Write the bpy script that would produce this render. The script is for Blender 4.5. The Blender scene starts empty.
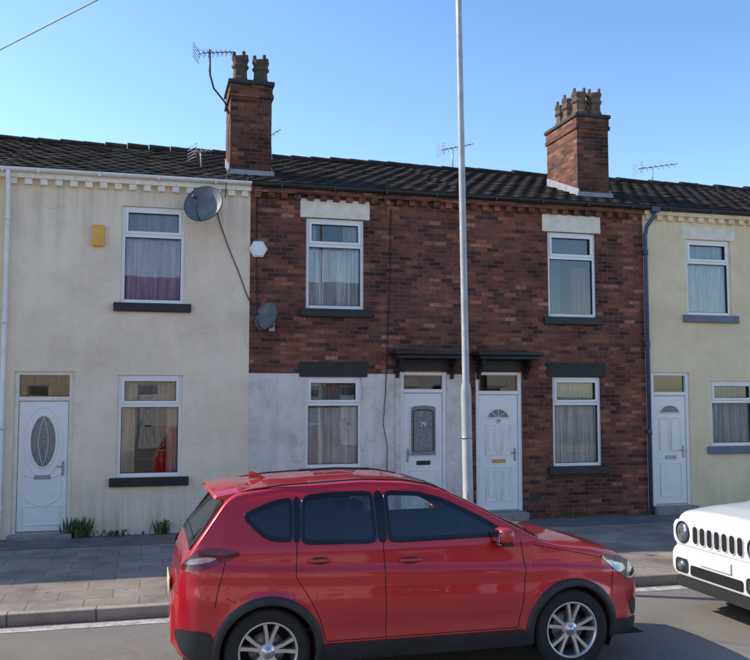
import bpy, bmesh, math, random
from math import *
from mathutils import Vector, Matrix
from mathutils.geometry import delaunay_2d_cdt
random.seed(7)
scene=bpy.context.scene
scene.view_settings.view_transform='Standard'
scene.view_settings.look='None'
scene.view_settings.exposure=0
# ------------------------------------------------------------------ materials
def newmat(name):
    m=bpy.data.materials.new(name);m.use_nodes=True
    nt=m.node_tree
    return m,nt,nt.nodes['Principled BSDF']
def N(nt,t,**k):
    n=nt.nodes.new(t)
    for a,b in k.items():
        if a in n.inputs.keys(): n.inputs[a].default_value=b
        else: setattr(n,a,b)
    return n
def c4(c): return (c[0],c[1],c[2],1)
def ramp(nt,fac,stops,interp='LINEAR'):
    r=nt.nodes.new('ShaderNodeValToRGB');r.color_ramp.interpolation=interp
    e=r.color_ramp.elements
    while len(e)<len(stops): e.new(.5)
    for i,(p,c) in enumerate(stops):
        e[i].position=p;e[i].color=c4(c) if not isinstance(c,(int,float)) else (c,c,c,1)
    nt.links.new(fac,r.inputs[0]);return r.outputs[0]
def mixc(nt,fac,a,b,mode='MIX'):
    m=nt.nodes.new('ShaderNodeMix');m.data_type='RGBA';m.blend_type=mode
    for s,v in ((0,fac),(6,a),(7,b)):
        if isinstance(v,(int,float)): m.inputs[s].default_value=v
        elif isinstance(v,tuple): m.inputs[s].default_value=c4(v)
        else: nt.links.new(v,m.inputs[s])
    return m.outputs[2]
def mathn(nt,op,a,b=0.5):
    m=nt.nodes.new('ShaderNodeMath');m.operation=op
    for i,v in enumerate((a,b)):
        if isinstance(v,(int,float)): m.inputs[i].default_value=v
        else: nt.links.new(v,m.inputs[i])
    return m.outputs[0]
def objco(nt,scale=None):
    t=nt.nodes.new('ShaderNodeTexCoord')
    o=t.outputs['Object']
    if scale:
        mp=nt.nodes.new('ShaderNodeMapping');mp.inputs['Scale'].default_value=scale
        nt.links.new(o,mp.inputs[0]);o=mp.outputs[0]
    return o
def noise(nt,co,scale,detail=6,rough=.6):
    n=N(nt,'ShaderNodeTexNoise',Scale=scale,Detail=detail,Roughness=rough)
    nt.links.new(co,n.inputs['Vector']);return n.outputs['Fac']
def bump(nt,b,h,strength=.4,dist=.01):
    n=N(nt,'ShaderNodeBump',Strength=strength,Distance=dist)
    nt.links.new(h,n.inputs['Height']);nt.links.new(n.outputs[0],b.inputs['Normal'])
def plain(name,col,rough=.6,metal=0,var=.15,scale=6,bmp=0,coat=0,spec=.5):
    m,nt,b=newmat(name)
    b.inputs['Roughness'].default_value=rough;b.inputs['Metallic'].default_value=metal
    b.inputs['Specular IOR Level'].default_value=spec
    b.inputs['Coat Weight'].default_value=coat;b.inputs['Coat Roughness'].default_value=.03
    co=objco(nt);f=noise(nt,co,scale)
    lo=tuple(x*(1-var) for x in col);hi=tuple(min(1,x*(1+var)) for x in col)
    nt.links.new(ramp(nt,f,[(.3,lo),(.7,hi)]),b.inputs['Base Color'])
    if bmp: bump(nt,b,noise(nt,co,scale*12),bmp,.004)
    return m
def brickmat(name,tint=(1,1,1),soot=.5):
    m,nt,b=newmat(name);b.inputs['Roughness'].default_value=.88
    b.inputs['Specular IOR Level'].default_value=.25
    co=objco(nt)
    sx=nt.nodes.new('ShaderNodeSeparateXYZ');nt.links.new(co,sx.inputs[0])
    u=mathn(nt,'ADD',sx.outputs[0],sx.outputs[1])
    cb=nt.nodes.new('ShaderNodeCombineXYZ');nt.links.new(u,cb.inputs[0]);nt.links.new(sx.outputs[2],cb.inputs[1])
    nz=N(nt,'ShaderNodeTexNoise',Scale=7.0,Detail=3.0);nt.links.new(co,nz.inputs['Vector'])
    va=nt.nodes.new('ShaderNodeVectorMath');va.operation='MULTIPLY_ADD'
    va.inputs[1].default_value=(.016,.016,0)
    nt.links.new(nz.outputs['Color'],va.inputs[0]);nt.links.new(cb.outputs[0],va.inputs[2])
    br=nt.nodes.new('ShaderNodeTexBrick')
    for k,v in {'Color1':(0,0,0,1),'Color2':(1,1,1,1),'Mortar':(.5,.5,.5,1),'Scale':1.0,'Mortar Size':.007,'Mortar Smooth':.35,'Bias':0.0,'Brick Width':.228,'Row Height':.076}.items(): br.inputs[k].default_value=v
    nt.links.new(va.outputs[0],br.inputs['Vector'])
    T=lambda c:tuple(a*t for a,t in zip(c,tint))
    col=ramp(nt,br.outputs['Color'],[(0,T((.06,.036,.032))),(.22,T((.115,.052,.041))),(.5,T((.17,.071,.05))),(.78,T((.22,.088,.058))),(.93,T((.29,.115,.07))),(1,T((.33,.18,.125)))])
    f2=noise(nt,co,22,5);col=mixc(nt,.85,col,ramp(nt,f2,[(.25,(.5,.5,.5)),(.75,(1.4,1.38,1.38))]),'MULTIPLY')
    f4=noise(nt,co,5,5,.7);col=mixc(nt,mathn(nt,'MULTIPLY',ramp(nt,f4,[(.52,0),(.72,1)]),.40),col,T((.20,.15,.125)))
    f3=noise(nt,co,.9,8,.7);col=mixc(nt,soot,col,ramp(nt,f3,[(.38,(.36,.34,.34)),(.58,(1.25,1.22,1.2))]),'MULTIPLY')
    col=mixc(nt,br.outputs['Fac'],col,T((.135,.105,.088)))
    nt.links.new(col,b.inputs['Base Color'])
    h=mathn(nt,'SUBTRACT',mathn(nt,'MULTIPLY',noise(nt,co,60,4),.5),br.outputs['Fac'])
    bump(nt,b,h,.8,.01);return m
def rendermat(name,c,dirt=(.20,.16,.12),patch=.35,streak=.5,dk=.88):
    m,nt,b=newmat(name);b.inputs['Roughness'].default_value=.85;b.inputs['Specular IOR Level'].default_value=.25
    co=objco(nt)
    f=noise(nt,co,.9,9,.66);d=tuple(x*k for x,k in zip(c,(dk,dk*.98,dk*.95)))
    col=ramp(nt,f,[(.38,d),(.58,c)])
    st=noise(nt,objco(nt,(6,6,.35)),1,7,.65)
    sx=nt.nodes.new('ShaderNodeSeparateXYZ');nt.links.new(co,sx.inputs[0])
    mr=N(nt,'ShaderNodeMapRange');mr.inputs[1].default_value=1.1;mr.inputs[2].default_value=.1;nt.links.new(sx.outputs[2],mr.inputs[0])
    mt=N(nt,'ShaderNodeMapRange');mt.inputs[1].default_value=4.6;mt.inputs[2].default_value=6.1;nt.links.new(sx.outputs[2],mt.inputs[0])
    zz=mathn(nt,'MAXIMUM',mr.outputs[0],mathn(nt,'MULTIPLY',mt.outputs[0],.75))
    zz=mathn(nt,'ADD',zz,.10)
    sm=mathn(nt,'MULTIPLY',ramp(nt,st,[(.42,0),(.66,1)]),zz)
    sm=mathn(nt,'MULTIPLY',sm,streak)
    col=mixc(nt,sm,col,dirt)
    p2=noise(nt,co,3.3,10,.75);pm=mathn(nt,'MULTIPLY',ramp(nt,p2,[(.50,0),(.64,1)]),patch)
    col=mixc(nt,pm,col,tuple(x*k for x,k in zip(c,(.64,.61,.56))))
    vr=N(nt,'ShaderNodeTexVoronoi',Scale=.45);vr.feature='DISTANCE_TO_EDGE'
    nz=N(nt,'ShaderNodeTexNoise',Scale=2.2,Detail=8.0);nt.links.new(co,nz.inputs['Vector'])
    va=nt.nodes.new('ShaderNodeVectorMath');va.operation='ADD';nt.links.new(co,va.inputs[0]);nt.links.new(nz.outputs['Color'],va.inputs[1]);nt.links.new(va.outputs[0],vr.inputs['Vector'])
    ck=mathn(nt,'MULTIPLY',ramp(nt,vr.outputs['Distance'],[(0,.5),(.006,0)]),ramp(nt,noise(nt,co,.8,2),[(.52,0),(.62,1)]))
    col=mixc(nt,ck,col,tuple(x*.5 for x in c))
    nt.links.new(col,b.inputs['Base Color'])
    h=mathn(nt,'ADD',noise(nt,co,70,4),mathn(nt,'MULTIPLY',noise(nt,co,3,3),2.5))
    bump(nt,b,h,.45,.012);return m
def glassmat(name,trans=(.85,.88,.88),refl=1.0,add=.05):
    m,nt,b=newmat(name);nt.nodes.remove(b);out=nt.nodes['Material Output']
    t=N(nt,'ShaderNodeBsdfTransparent');t.inputs[0].default_value=c4(trans)
    g=N(nt,'ShaderNodeBsdfGlossy');g.inputs['Roughness'].default_value=.015;g.inputs[0].default_value=(.9*refl,.93*refl,.95*refl,1)
    bp=N(nt,'ShaderNodeBump',Strength=.06,Distance=.02);nt.links.new(noise(nt,objco(nt),1.6,1),bp.inputs['Height']);nt.links.new(bp.outputs[0],g.inputs['Normal'])
    fr=N(nt,'ShaderNodeFresnel',IOR=1.55)
    f=mathn(nt,'ADD',fr.outputs[0],add)
    mx=nt.nodes.new('ShaderNodeMixShader');nt.links.new(f,mx.inputs[0]);nt.links.new(t.outputs[0],mx.inputs[1]);nt.links.new(g.outputs[0],mx.inputs[2])
    nt.links.new(mx.outputs[0],out.inputs[0]);return m
def curtainmat(name,c,alpha=1.0):
    m,nt,b=newmat(name);nt.nodes.remove(b);out=nt.nodes['Material Output']
    d=N(nt,'ShaderNodeBsdfDiffuse');tr=N(nt,'ShaderNodeBsdfTransparent')
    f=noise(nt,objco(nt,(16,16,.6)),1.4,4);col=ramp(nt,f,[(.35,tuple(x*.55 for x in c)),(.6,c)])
    if alpha<1:
        vr=N(nt,'ShaderNodeTexVoronoi',Scale=9.0);nt.links.new(objco(nt,(1,.2,1)),vr.inputs['Vector'])
        lace=ramp(nt,vr.outputs['Distance'],[(.28,(1,1,1)),(.36,(.8,.8,.8)),(.46,(.82,.82,.82)),(.52,(1,1,1))])
        col=mixc(nt,.4,col,lace,'MULTIPLY')
    nt.links.new(col,d.inputs[0])
    mx=nt.nodes.new('ShaderNodeMixShader');mx.inputs[0].default_value=alpha
    nt.links.new(tr.outputs[0],mx.inputs[1]);nt.links.new(d.outputs[0],mx.inputs[2])
    nt.links.new(mx.outputs[0],out.inputs[0]);return m
M={}
M['brick']=brickmat('old_red_brick',(1.12,1,.96),.7)
M['brick2']=brickmat('old_red_brick_b',(1.14,.98,.92),.7)
M['brickdark']=brickmat('sooty_brick',(.92,.84,.8),.8)
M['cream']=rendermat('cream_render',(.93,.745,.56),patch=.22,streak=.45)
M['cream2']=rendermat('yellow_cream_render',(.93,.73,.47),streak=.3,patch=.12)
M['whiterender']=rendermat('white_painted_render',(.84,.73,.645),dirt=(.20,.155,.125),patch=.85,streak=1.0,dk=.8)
M['upvc']=plain('white_upvc',(.87,.82,.77),.3,var=.04,scale=3)
M['whitepaint']=plain('white_paint_weathered',(.84,.75,.64),.6,var=.16,scale=9,bmp=.3)
M['lintel']=plain('cream_stone_lintel',(.84,.72,.57),.75,var=.14,scale=5,bmp=.4)
M['black']=plain('black_paint',(.018,.017,.017),.5,var=.3,scale=8,bmp=.3)
M['darkstone']=plain('dark_stone',(.035,.029,.028),.75,var=.3,scale=9,bmp=.4)
M['gutterblack']=plain('black_gutter',(.03,.03,.032),.45)
M['bluepipe']=plain('blue_pipe',(.055,.085,.15),.45,var=.2)
M['whitepipe']=plain('white_pipe',(.82,.78,.73),.4,var=.1)
M['sillgrey']=plain('blue_grey_sill',(.14,.16,.21),.6,var=.2)
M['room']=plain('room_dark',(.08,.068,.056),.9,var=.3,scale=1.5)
M['glass']=glassmat('window_glass',(.92,.93,.92))
M['obscure']=plain('obscure_glass',(.20,.20,.19),.18,var=.35,scale=25)
M['lead']=plain('lead_flashing',(.30,.30,.31),.6,var=.25)
M['galv']=plain('galvanised_steel',(.40,.40,.39),.55,.2,var=.18,scale=5)
M['metal']=plain('dull_aluminium',(.35,.35,.36),.45,.7)
M['dishgrey']=plain('dish_grey',(.12,.122,.125),.55,var=.3,scale=5)
M['dishdark']=plain('dish_dark',(.05,.05,.055),.5)
M['yellow']=plain('yellow_plastic',(.80,.42,.05),.45,var=.12)
M['terracotta']=plain('sooty_clay_pot',(.085,.055,.04),.85,var=.4,scale=10,bmp=.4)
M['buffpot']=plain('clay_pot_weathered',(.14,.09,.06),.85,var=.45,scale=9,bmp=.4)
M['gold']=plain('brass',(.5,.35,.12),.3,.9)
M['cable']=plain('black_cable',(.02,.02,.02),.6)
M['cablegrey']=plain('grey_cable',(.45,.46,.48),.6)
M['step']=plain('stone_step',(.26,.23,.20),.85,var=.25,scale=9,bmp=.5)
def tilemat():
    m,nt,b=newmat('roof_tile');b.inputs['Roughness'].default_value=.9;b.inputs['Specular IOR Level'].default_value=.2
    co=objco(nt);f=noise(nt,co,3.5,8,.7)
    col=ramp(nt,f,[(.3,(.014,.011,.010)),(.5,(.032,.024,.019)),(.68,(.058,.043,.033)),(.8,(.09,.08,.05))])
    at=nt.nodes.new('ShaderNodeNewGeometry')
    col=mixc(nt,.5,col,ramp(nt,at.outputs['Random Per Island'],[(0,(.6,.6,.6)),(1,(1.3,1.25,1.2))]),'MULTIPLY')
    nt.links.new(col,b.inputs['Base Color']);bump(nt,b,noise(nt,co,40),.6,.01);return m
M['tile']=tilemat()
# ------------------------------------------------------------------ geometry helpers
def link(o,parent=None):
    scene.collection.objects.link(o)
    if parent: o.parent=parent
    return o
def empty(name,loc=(0,0,0),rz=0):
    o=bpy.data.objects.new(name,None);o.location=loc;o.rotation_euler=(0,0,rz);link(o);return o
def mesh(name,v,f,mat,parent=None,smooth=False,mi=None):
    me=bpy.data.meshes.new(name);me.from_pydata([tuple(p) for p in v],[],f)
    for m in (mat if isinstance(mat,list) else [mat]): me.materials.append(m)
    if mi: me.polygons.foreach_set('material_index',mi)
    if smooth: me.polygons.foreach_set('use_smooth',[True]*len(f))
    me.update();o=bpy.data.objects.new(name,me);return link(o,parent)
def recalc(o):
    bm=bmesh.new();bm.from_mesh(o.data);bmesh.ops.recalc_face_normals(bm,faces=bm.faces[:]);bm.to_mesh(o.data);bm.free()
def box(name,x1,x2,y1,y2,z1,z2,mat,parent=None,bev=0,seg=2):
    v=[(x,y,z) for x in (x1,x2) for y in (y1,y2) for z in (z1,z2)]
    f=[(0,1,3,2),(4,6,7,5),(0,4,5,1),(2,3,7,6),(0,2,6,4),(1,5,7,3)]
    o=mesh(name,v,f,mat,parent)
    if bev:
        bm=bmesh.new();bm.from_mesh(o.data)
        bmesh.ops.bevel(bm,geom=bm.edges[:],offset=bev,segments=seg,affect='EDGES',profile=.5)
        bm.to_mesh(o.data);bm.free()
        if seg>1: o.data.polygons.foreach_set('use_smooth',[True]*len(o.data.polygons))
    return o
def tube(name,pts,r,mat,parent=None,seg=8,closed=False,rs=None):
    pts=[Vector(p) for p in pts];n=len(pts);v=[];f=[]
    prev=None
    for i,p in enumerate(pts):
        if closed: d=pts[(i+1)%n]-pts[i-1]
        else: d=pts[min(i+1,n-1)]-pts[max(i-1,0)]
        d.normalize()
        if prev is None:
            a=Vector((0,0,1)) if abs(d.z)<.9 else Vector((1,0,0))
            s=d.cross(a).normalized()
        else: s=(prev-d*prev.dot(d)).normalized()
        prev=s;t=d.cross(s);rr=rs[i] if rs else r
        for k in range(seg):
            an=2*pi*k/seg;v.append(p+s*(rr*cos(an))+t*(rr*sin(an)))
    for i in range(n if closed else n-1):
        j=(i+1)%n
        for k in range(seg):
            f.append((i*seg+k,i*seg+(k+1)%seg,j*seg+(k+1)%seg,j*seg+k))
    if not closed:
        f.append(tuple(range(seg))[::-1]);f.append(tuple((n-1)*seg+k for k in range(seg)))
    return mesh(name,v,f,mat,parent,True)
def lathe(name,prof,mat,parent=None,seg=32,axis=Vector((0,0,1)),loc=Vector((0,0,0)),smooth=True,mi=None):
    q=Vector((0,0,1)).rotation_difference(Vector(axis).normalized());v=[];f=[];idx=[]
    for r,h in prof:
        for k in range(seg):
            a=2*pi*k/seg;v.append(q@Vector((r*cos(a),r*sin(a),h))+Vector(loc))
    for i in range(len(prof)-1):
        for k in range(seg):
            f.append((i*seg+k,i*seg+(k+1)%seg,(i+1)*seg+(k+1)%seg,(i+1)*seg+k))
            if mi: idx.append(mi[i])
    return mesh(name,v,f,mat,parent,smooth,idx if mi else None)
def prism(name,poly,y1,y2,mat,parent=None):
    """poly in (x,z); extruded y1..y2"""
    n=len(poly);v=[(x,y1,z) for x,z in poly]+[(x,y2,z) for x,z in poly]
    f=[tuple(range(n)),tuple(range(2*n-1,n-1,-1))]+[(i,(i+1)%n,n+(i+1)%n,n+i)[::-1] for i in range(n)]
    return mesh(name,v,f,mat,parent)
# ------------------------------------------------------------------ houses
ZP=.12
def wall(name,x1,x2,z1,z2,holes,mats,parent,matfn=None,cuts=((),()),y=0,rev=.14):
    xs=sorted(set([x1,x2]+[h[0] for h in holes]+[h[1] for h in holes]+list(cuts[0])))
    zs=sorted(set([z1,z2]+[h[2] for h in holes]+[h[3] for h in holes]+list(cuts[1])))
    v=[];f=[];mi=[]
    def q(a,b,c,d,m): 
        k=len(v);v.extend([a,b,c,d]);f.append((k,k+1,k+2,k+3));mi.append(m)
    fn=matfn or (lambda x,z:0)
    for i in range(len(xs)-1):
        for j in range(len(zs)-1):
            xc=(xs[i]+xs[i+1])/2;zc=(zs[j]+zs[j+1])/2
            if any(h[0]<xc<h[1] and h[2]<zc<h[3] for h in holes): continue
            q((xs[i],y,zs[j]),(xs[i+1],y,zs[j]),(xs[i+1],y,zs[j+1]),(xs[i],y,zs[j+1]),fn(xc,zc))
    for h in holes:
        a,b,c,d=h;m=fn((a+b)/2,(c+d)/2)
        q((a,y,c),(a,y,d),(a,y+rev,d),(a,y+rev,c),m);q((b,y,c),(b,y+rev,c),(b,y+rev,d),(b,y,d),m)
        q((a,y,c),(a,y+rev,c),(b,y+rev,c),(b,y,c),m);q((a,y,d),(b,y,d),(b,y+rev,d),(a,y+rev,d),m)
    return mesh(name,v,f,mats,parent,mi=mi)
def frame(name,x1,x2,z1,z2,w,y1,y2,mat,parent):
    box(name+'_l',x1,x1+w,y1,y2,z1,z2,mat,parent,.006,1);box(name+'_r',x2-w,x2,y1,y2,z1,z2,mat,parent,.006,1)
    box(name+'_b',x1+w,x2-w,y1+.001,y2,z1,z1+w,mat,parent,.006,1);box(name+'_t',x1+w,x2-w,y1+.001,y2,z2-w,z2,mat,parent,.006,1)
def quad(name,x1,x2,z1,z2,y,mat,parent): return mesh(name,[(x1,y,z1),(x2,y,z1),(x2,y,z2),(x1,y,z2)],[(0,1,2,3)],mat,parent)
cm={}
def curtain(parent,x1,x2,z1,z2,y,col,alpha=1,waves=12,amp=.02,sag=0):
    key=(col,alpha)
    if key not in cm: cm[key]=curtainmat('curtain_fabric',col,alpha)
    n=80;v=[];f=[];ph=random.random()*6
    for i in range(n+1):
        t=i/n;x=x1+(x2-x1)*t
        yy=y+amp*sin(t*waves*2*pi+ph+1.5*sin(t*7+ph))+amp*.6*sin(t*waves*3.7+ph)
        zb=z1+sag*abs(sin(t*pi*3))
        v+=[(x,yy,zb),(x,y+(yy-y)*.6,z2)]
    for i in range(n): f.append((2*i,2*i+2,2*i+3,2*i+1))
    mesh('curtain',v,f,cm[key],parent,True)
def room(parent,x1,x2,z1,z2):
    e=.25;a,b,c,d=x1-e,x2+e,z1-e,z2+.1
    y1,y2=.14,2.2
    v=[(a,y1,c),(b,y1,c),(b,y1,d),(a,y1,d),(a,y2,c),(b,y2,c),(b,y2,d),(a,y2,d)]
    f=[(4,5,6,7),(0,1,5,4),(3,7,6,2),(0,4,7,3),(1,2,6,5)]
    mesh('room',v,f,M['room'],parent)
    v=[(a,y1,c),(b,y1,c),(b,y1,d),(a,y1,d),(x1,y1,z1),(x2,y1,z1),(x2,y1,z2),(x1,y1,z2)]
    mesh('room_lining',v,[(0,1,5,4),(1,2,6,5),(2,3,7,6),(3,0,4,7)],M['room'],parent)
def window(parent,x1,x2,z1,z2,style,split=.70):
    y1,y2=.045,.115
    U=M['upvc']
    frame('window_frame',x1,x2,z1,z2,.06,y1,y2,U,parent)
    zs=z1+(z2-z1)*split
    box('window_transom',x1+.06,x2-.06,y1+.002,y2,zs-.03,zs+.03,U,parent,.006,1)
    frame('window_sash',x1+.055,x2-.055,zs+.026,z2-.055,.05,y1-.014,y2-.02,U,parent)
    frame('window_gasket',x1+.06,x2-.06,z1+.06,zs-.03,.008,y1+.012,y2-.01,M['black'],parent)
    frame('window_gasket',x1+.105,x2-.105,zs+.076,z2-.105,.007,y1+.0,y2-.03,M['black'],parent)
    quad('window_glass',x1+.05,x2-.05,z1+.05,z2-.05,.09,M['glass'],parent)
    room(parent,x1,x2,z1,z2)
    w=x2-x1;h=z2-z1
    for s in style:
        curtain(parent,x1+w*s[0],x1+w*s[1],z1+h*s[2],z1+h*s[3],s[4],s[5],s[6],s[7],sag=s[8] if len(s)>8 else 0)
def arc(cx,cz,rx,rz,a0,a1,n=24): return [(cx+rx*cos(radians(a0+(a1-a0)*i/n)),cz+rz*sin(radians(a0+(a1-a0)*i/n))) for i in range(n+1)]
def moulding(parent,pts,y,r=.012,mat=None): tube('door_moulding',[(x,y,z) for x,z in pts],r,mat or M['upvc'],parent,6,True)
def arched(x1,x2,z1,z2,k=.5):
    cx=(x1+x2)/2;rx=(x2-x1)/2;rz=rx*k*2
    return [(x1,z1),(x2,z1)]+arc(cx,z2-rz,rx,rz,0,180,16)
def rect(x1,x2,z1,z2): return [(x1,z1),(x2,z1),(x2,z2),(x1,z2)]
def door(parent,x1,x2,z1,z2,lt,style,framemat=None):
    U=M['upvc'];F=framemat or U
    box('door_frame_l',x1,x1+.07,.03,.12,z1,z2,F,parent,.006,1);box('door_frame_r',x2-.07,x2,.03,.12,z1,z2,F,parent,.006,1)
    box('door_frame_t',x1+.07,x2-.07,.032,.12,z2-.06,z2,F,parent,.006,1)
    box('door_transom',x1+.07,x2-.07,.032,.12,lt,lt+.07,F,parent,.006,1)
    quad('fanlight_glass',x1+.06,x2-.06,lt+.06,z2-.05,.09,M['glass'],parent)
    box('door_gap',x1+.0705,x2-.0705,.075,.115,z1+.02,lt-.001,M['black'],parent)
    box('door_leaf',x1+.077,x2-.077,.055,.11,z1+.03,lt-.007,U,parent,.005,1)
    box('door_threshold',x1+.07,x2-.07,.03,.12,z1,z1+.028,M['metal'],parent)
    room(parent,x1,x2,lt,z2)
    a,b=x1+.075,x2-.075;w=b-a;cx=(a+b)/2;H=lt-z1;yf=.052
    zz=lambda t:z1+H*t
    if style=='oval':
        el=arc(cx,zz(.69),w*.27,H*.2,0,360,40)[:-1]
        prism('door_oval_glass',el,yf-.004,.06,M['obscure'],parent);moulding(parent,el,yf-.004,.017)
        for s in (-1,1): tube('glass_lead',[(cx+s*w*.1*sin(t*pi/8),yf-.006,zz(.5+.38*t/8)) for t in range(9)],.004,M['upvc'],parent,5)
        moulding(parent,rect(a+w*.12,b-w*.12,zz(.06),zz(.2)),yf,.01)
        moulding(parent,arc(cx,zz(.3),w*.36,H*.09,180,360,16)+arc(cx,zz(.45),w*.36,-H*.035,0,180,16),yf,.011)
        curve=arc(cx,zz(.69),w*.39,H*.26,0,360,40)[:-1];moulding(parent,curve,yf,.008)
        box('letterbox',cx-.13,cx+.13,yf-.012,yf+.01,zz(.405),zz(.435),M['metal'],parent,.005,1)
    elif style=='arch79':
        g=arched(a+w*.16,b-w*.16,zz(.48),zz(.90),.12)
        prism('door_arch_glass',g,yf-.004,.06,M['obscure'],parent);moulding(parent,g,yf-.003,.016)
        g2=arched(a+w*.24,b-w*.24,zz(.52),zz(.86),.12);moulding(parent,g2,yf-.008,.009,M['black'])
        c=bpy.data.curves.new('house_number','FONT');c.body='79';c.size=.12;c.extrude=.003;c.align_x='CENTER'
        o=bpy.data.objects.new('house_number',c);link(o,parent);o.rotation_euler=(pi/2,0,0);o.location=(cx,yf-.012,zz(.72));c.materials.append(U)
        moulding(parent,rect(a+w*.16,b-w*.16,zz(.08),zz(.36)),yf,.011)
        box('letterbox',cx-.13,cx+.13,yf-.014,yf+.01,zz(.405),zz(.44),M['black'],parent,.005,1)
    elif style=='fan':
        g=arc(cx,zz(.80),w*.27,H*.075,0,180,20)
        prism('door_fan_glass',g,yf-.004,.06,M['obscure'],parent);moulding(parent,g,yf-.003,.012)
        for an in (45,90,135): tube('fan_bar',[(cx,yf-.006,zz(.8)),(cx+w*.26*cos(radians(an)),yf-.006,zz(.8)+H*.074*sin(radians(an)))],.006,U,parent,5)
        for s in (-1,1):
            m1=cx+s*w*.19
            moulding(parent,rect(m1-w*.13,m1+w*.13,zz(.48),zz(.74)),yf,.012);moulding(parent,rect(m1-w*.13,m1+w*.13,zz(.09),zz(.38)),yf,.012)
            moulding(parent,rect(m1-w*.07,m1+w*.07,zz(.52),zz(.70)),yf,.006);moulding(parent,rect(m1-w*.07,m1+w*.07,zz(.13),zz(.34)),yf,.006)
        box('letterbox',cx-.13,cx+.13,yf-.014,yf+.01,zz(.415),zz(.445),M['gold'],parent,.005,1)
        c=bpy.data.curves.new('house_number','FONT');c.body='77';c.size=.09;c.extrude=.003;c.align_x='CENTER'
        o=bpy.data.objects.new('house_number',c);link(o,parent);o.rotation_euler=(pi/2,0,0);o.location=(cx,yf-.008,zz(.755));c.materials.append(M['black'])
    else:
        g=arc(cx,zz(.84),w*.3,H*.07,0,180,20)
        prism('door_fan_glass',g,yf-.004,.06,M['obscure'],parent);moulding(parent,g,yf-.003,.012)
        moulding(parent,arched(a+w*.17,cx-w*.04,zz(.5),zz(.8),.3),yf,.012);moulding(parent,arched(cx+w*.04,b-w*.17,zz(.5),zz(.8),.3),yf,.012)
        moulding(parent,rect(a+w*.17,b-w*.17,zz(.08),zz(.38)),yf,.012)
        box('letterbox',cx-.12,cx+.12,yf-.012,yf+.01,zz(.42),zz(.45),M['metal'],parent,.005,1)
    hx=b-.07 if style!='arch79' else a+.07
    box('handle_plate',hx-.018,hx+.018,yf-.012,yf+.01,zz(.43),zz(.54),M['metal'],parent,.006,1)
    tube('door_handle',[(hx,yf-.01,zz(.5)),(hx,yf-.05,zz(.5)),(hx-.1*(1 if hx>cx else -1),yf-.055,zz(.5))],.009,M['metal'],parent)
    box('doorstep',x1-.03,x2+.03,-.2,.14,ZP-.02,z1-.002,M['step'],parent,.015,2)
EZ=6.15;RY=4.0;RZ=7.68
def roof(parent,x1,x2):
    n=15;v=[];f=[]
    ey,ez=-.17,EZ-.05
    for j in range(n):
        t0=j/n;t1=(j+1.35)/n
        off=.15 if j%2 else 0
        k=int((x2-x1)/.3)+2
        for i in range(-1,k):
            a=max(x1,x1+i*.3+off);b=min(x2,x1+(i+1)*.3+off-.006)
            if b-a<.02: continue
            h=.03+random.uniform(-.007,.009);tw=random.uniform(-.004,.004)
            y0=ey+(RY-ey)*t0+random.uniform(-.012,.012);z0=ez+(RZ-ez)*t0;y1=ey+(RY-ey)*min(1,t1);z1=ez+(RZ-ez)*min(1,t1)
            q=len(v);prf=[0,.006,.014,.02,.014,.006,0]
            for s,pz in enumerate(prf):
                xx=a+(b-a)*s/6;v+=[(xx,y0,z0+h-.03+pz*.5),(xx,y0,z0+h+tw*s/6+pz),(xx,y1,z1+.004+pz*.6)]
            for s in range(6):
                p=q+s*3;f+=[(p,p+3,p+4,p+1),(p+1,p+4,p+5,p+2)]
    mesh('roof_tiles',v,f,M['tile'],parent)
    mesh('roof_deck',[(x1,ey+.03,ez-.03),(x2,ey+.03,ez-.03),(x2,RY,RZ-.03),(x1,RY,RZ-.03),(x2,8.17,ez),(x1,8.17,ez)],[(0,1,2,3),(3,2,4,5)],M['tile'],parent)
    v=[];f=[];x=x1
    while x<x2-.01:
        b=min(x2,x+.45);q=len(v);dz=random.uniform(-.014,.02)
        for xx,r in ((x,.135),(b-.012,.115)):
            for s in range(9):
                a=pi*s/8;v.append((xx,RY-r*cos(a)*1.1,RZ-.03+dz+r*sin(a)))
        for s in range(8): f.append((q+s,q+s+1,q+10+s,q+9+s))
        f.append(tuple(q+s for s in range(9))[::-1]);f.append(tuple(q+9+s for s in range(9)))
        x+=.45
    mesh('ridge_tiles',v,f,M['tile'],parent)
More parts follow.
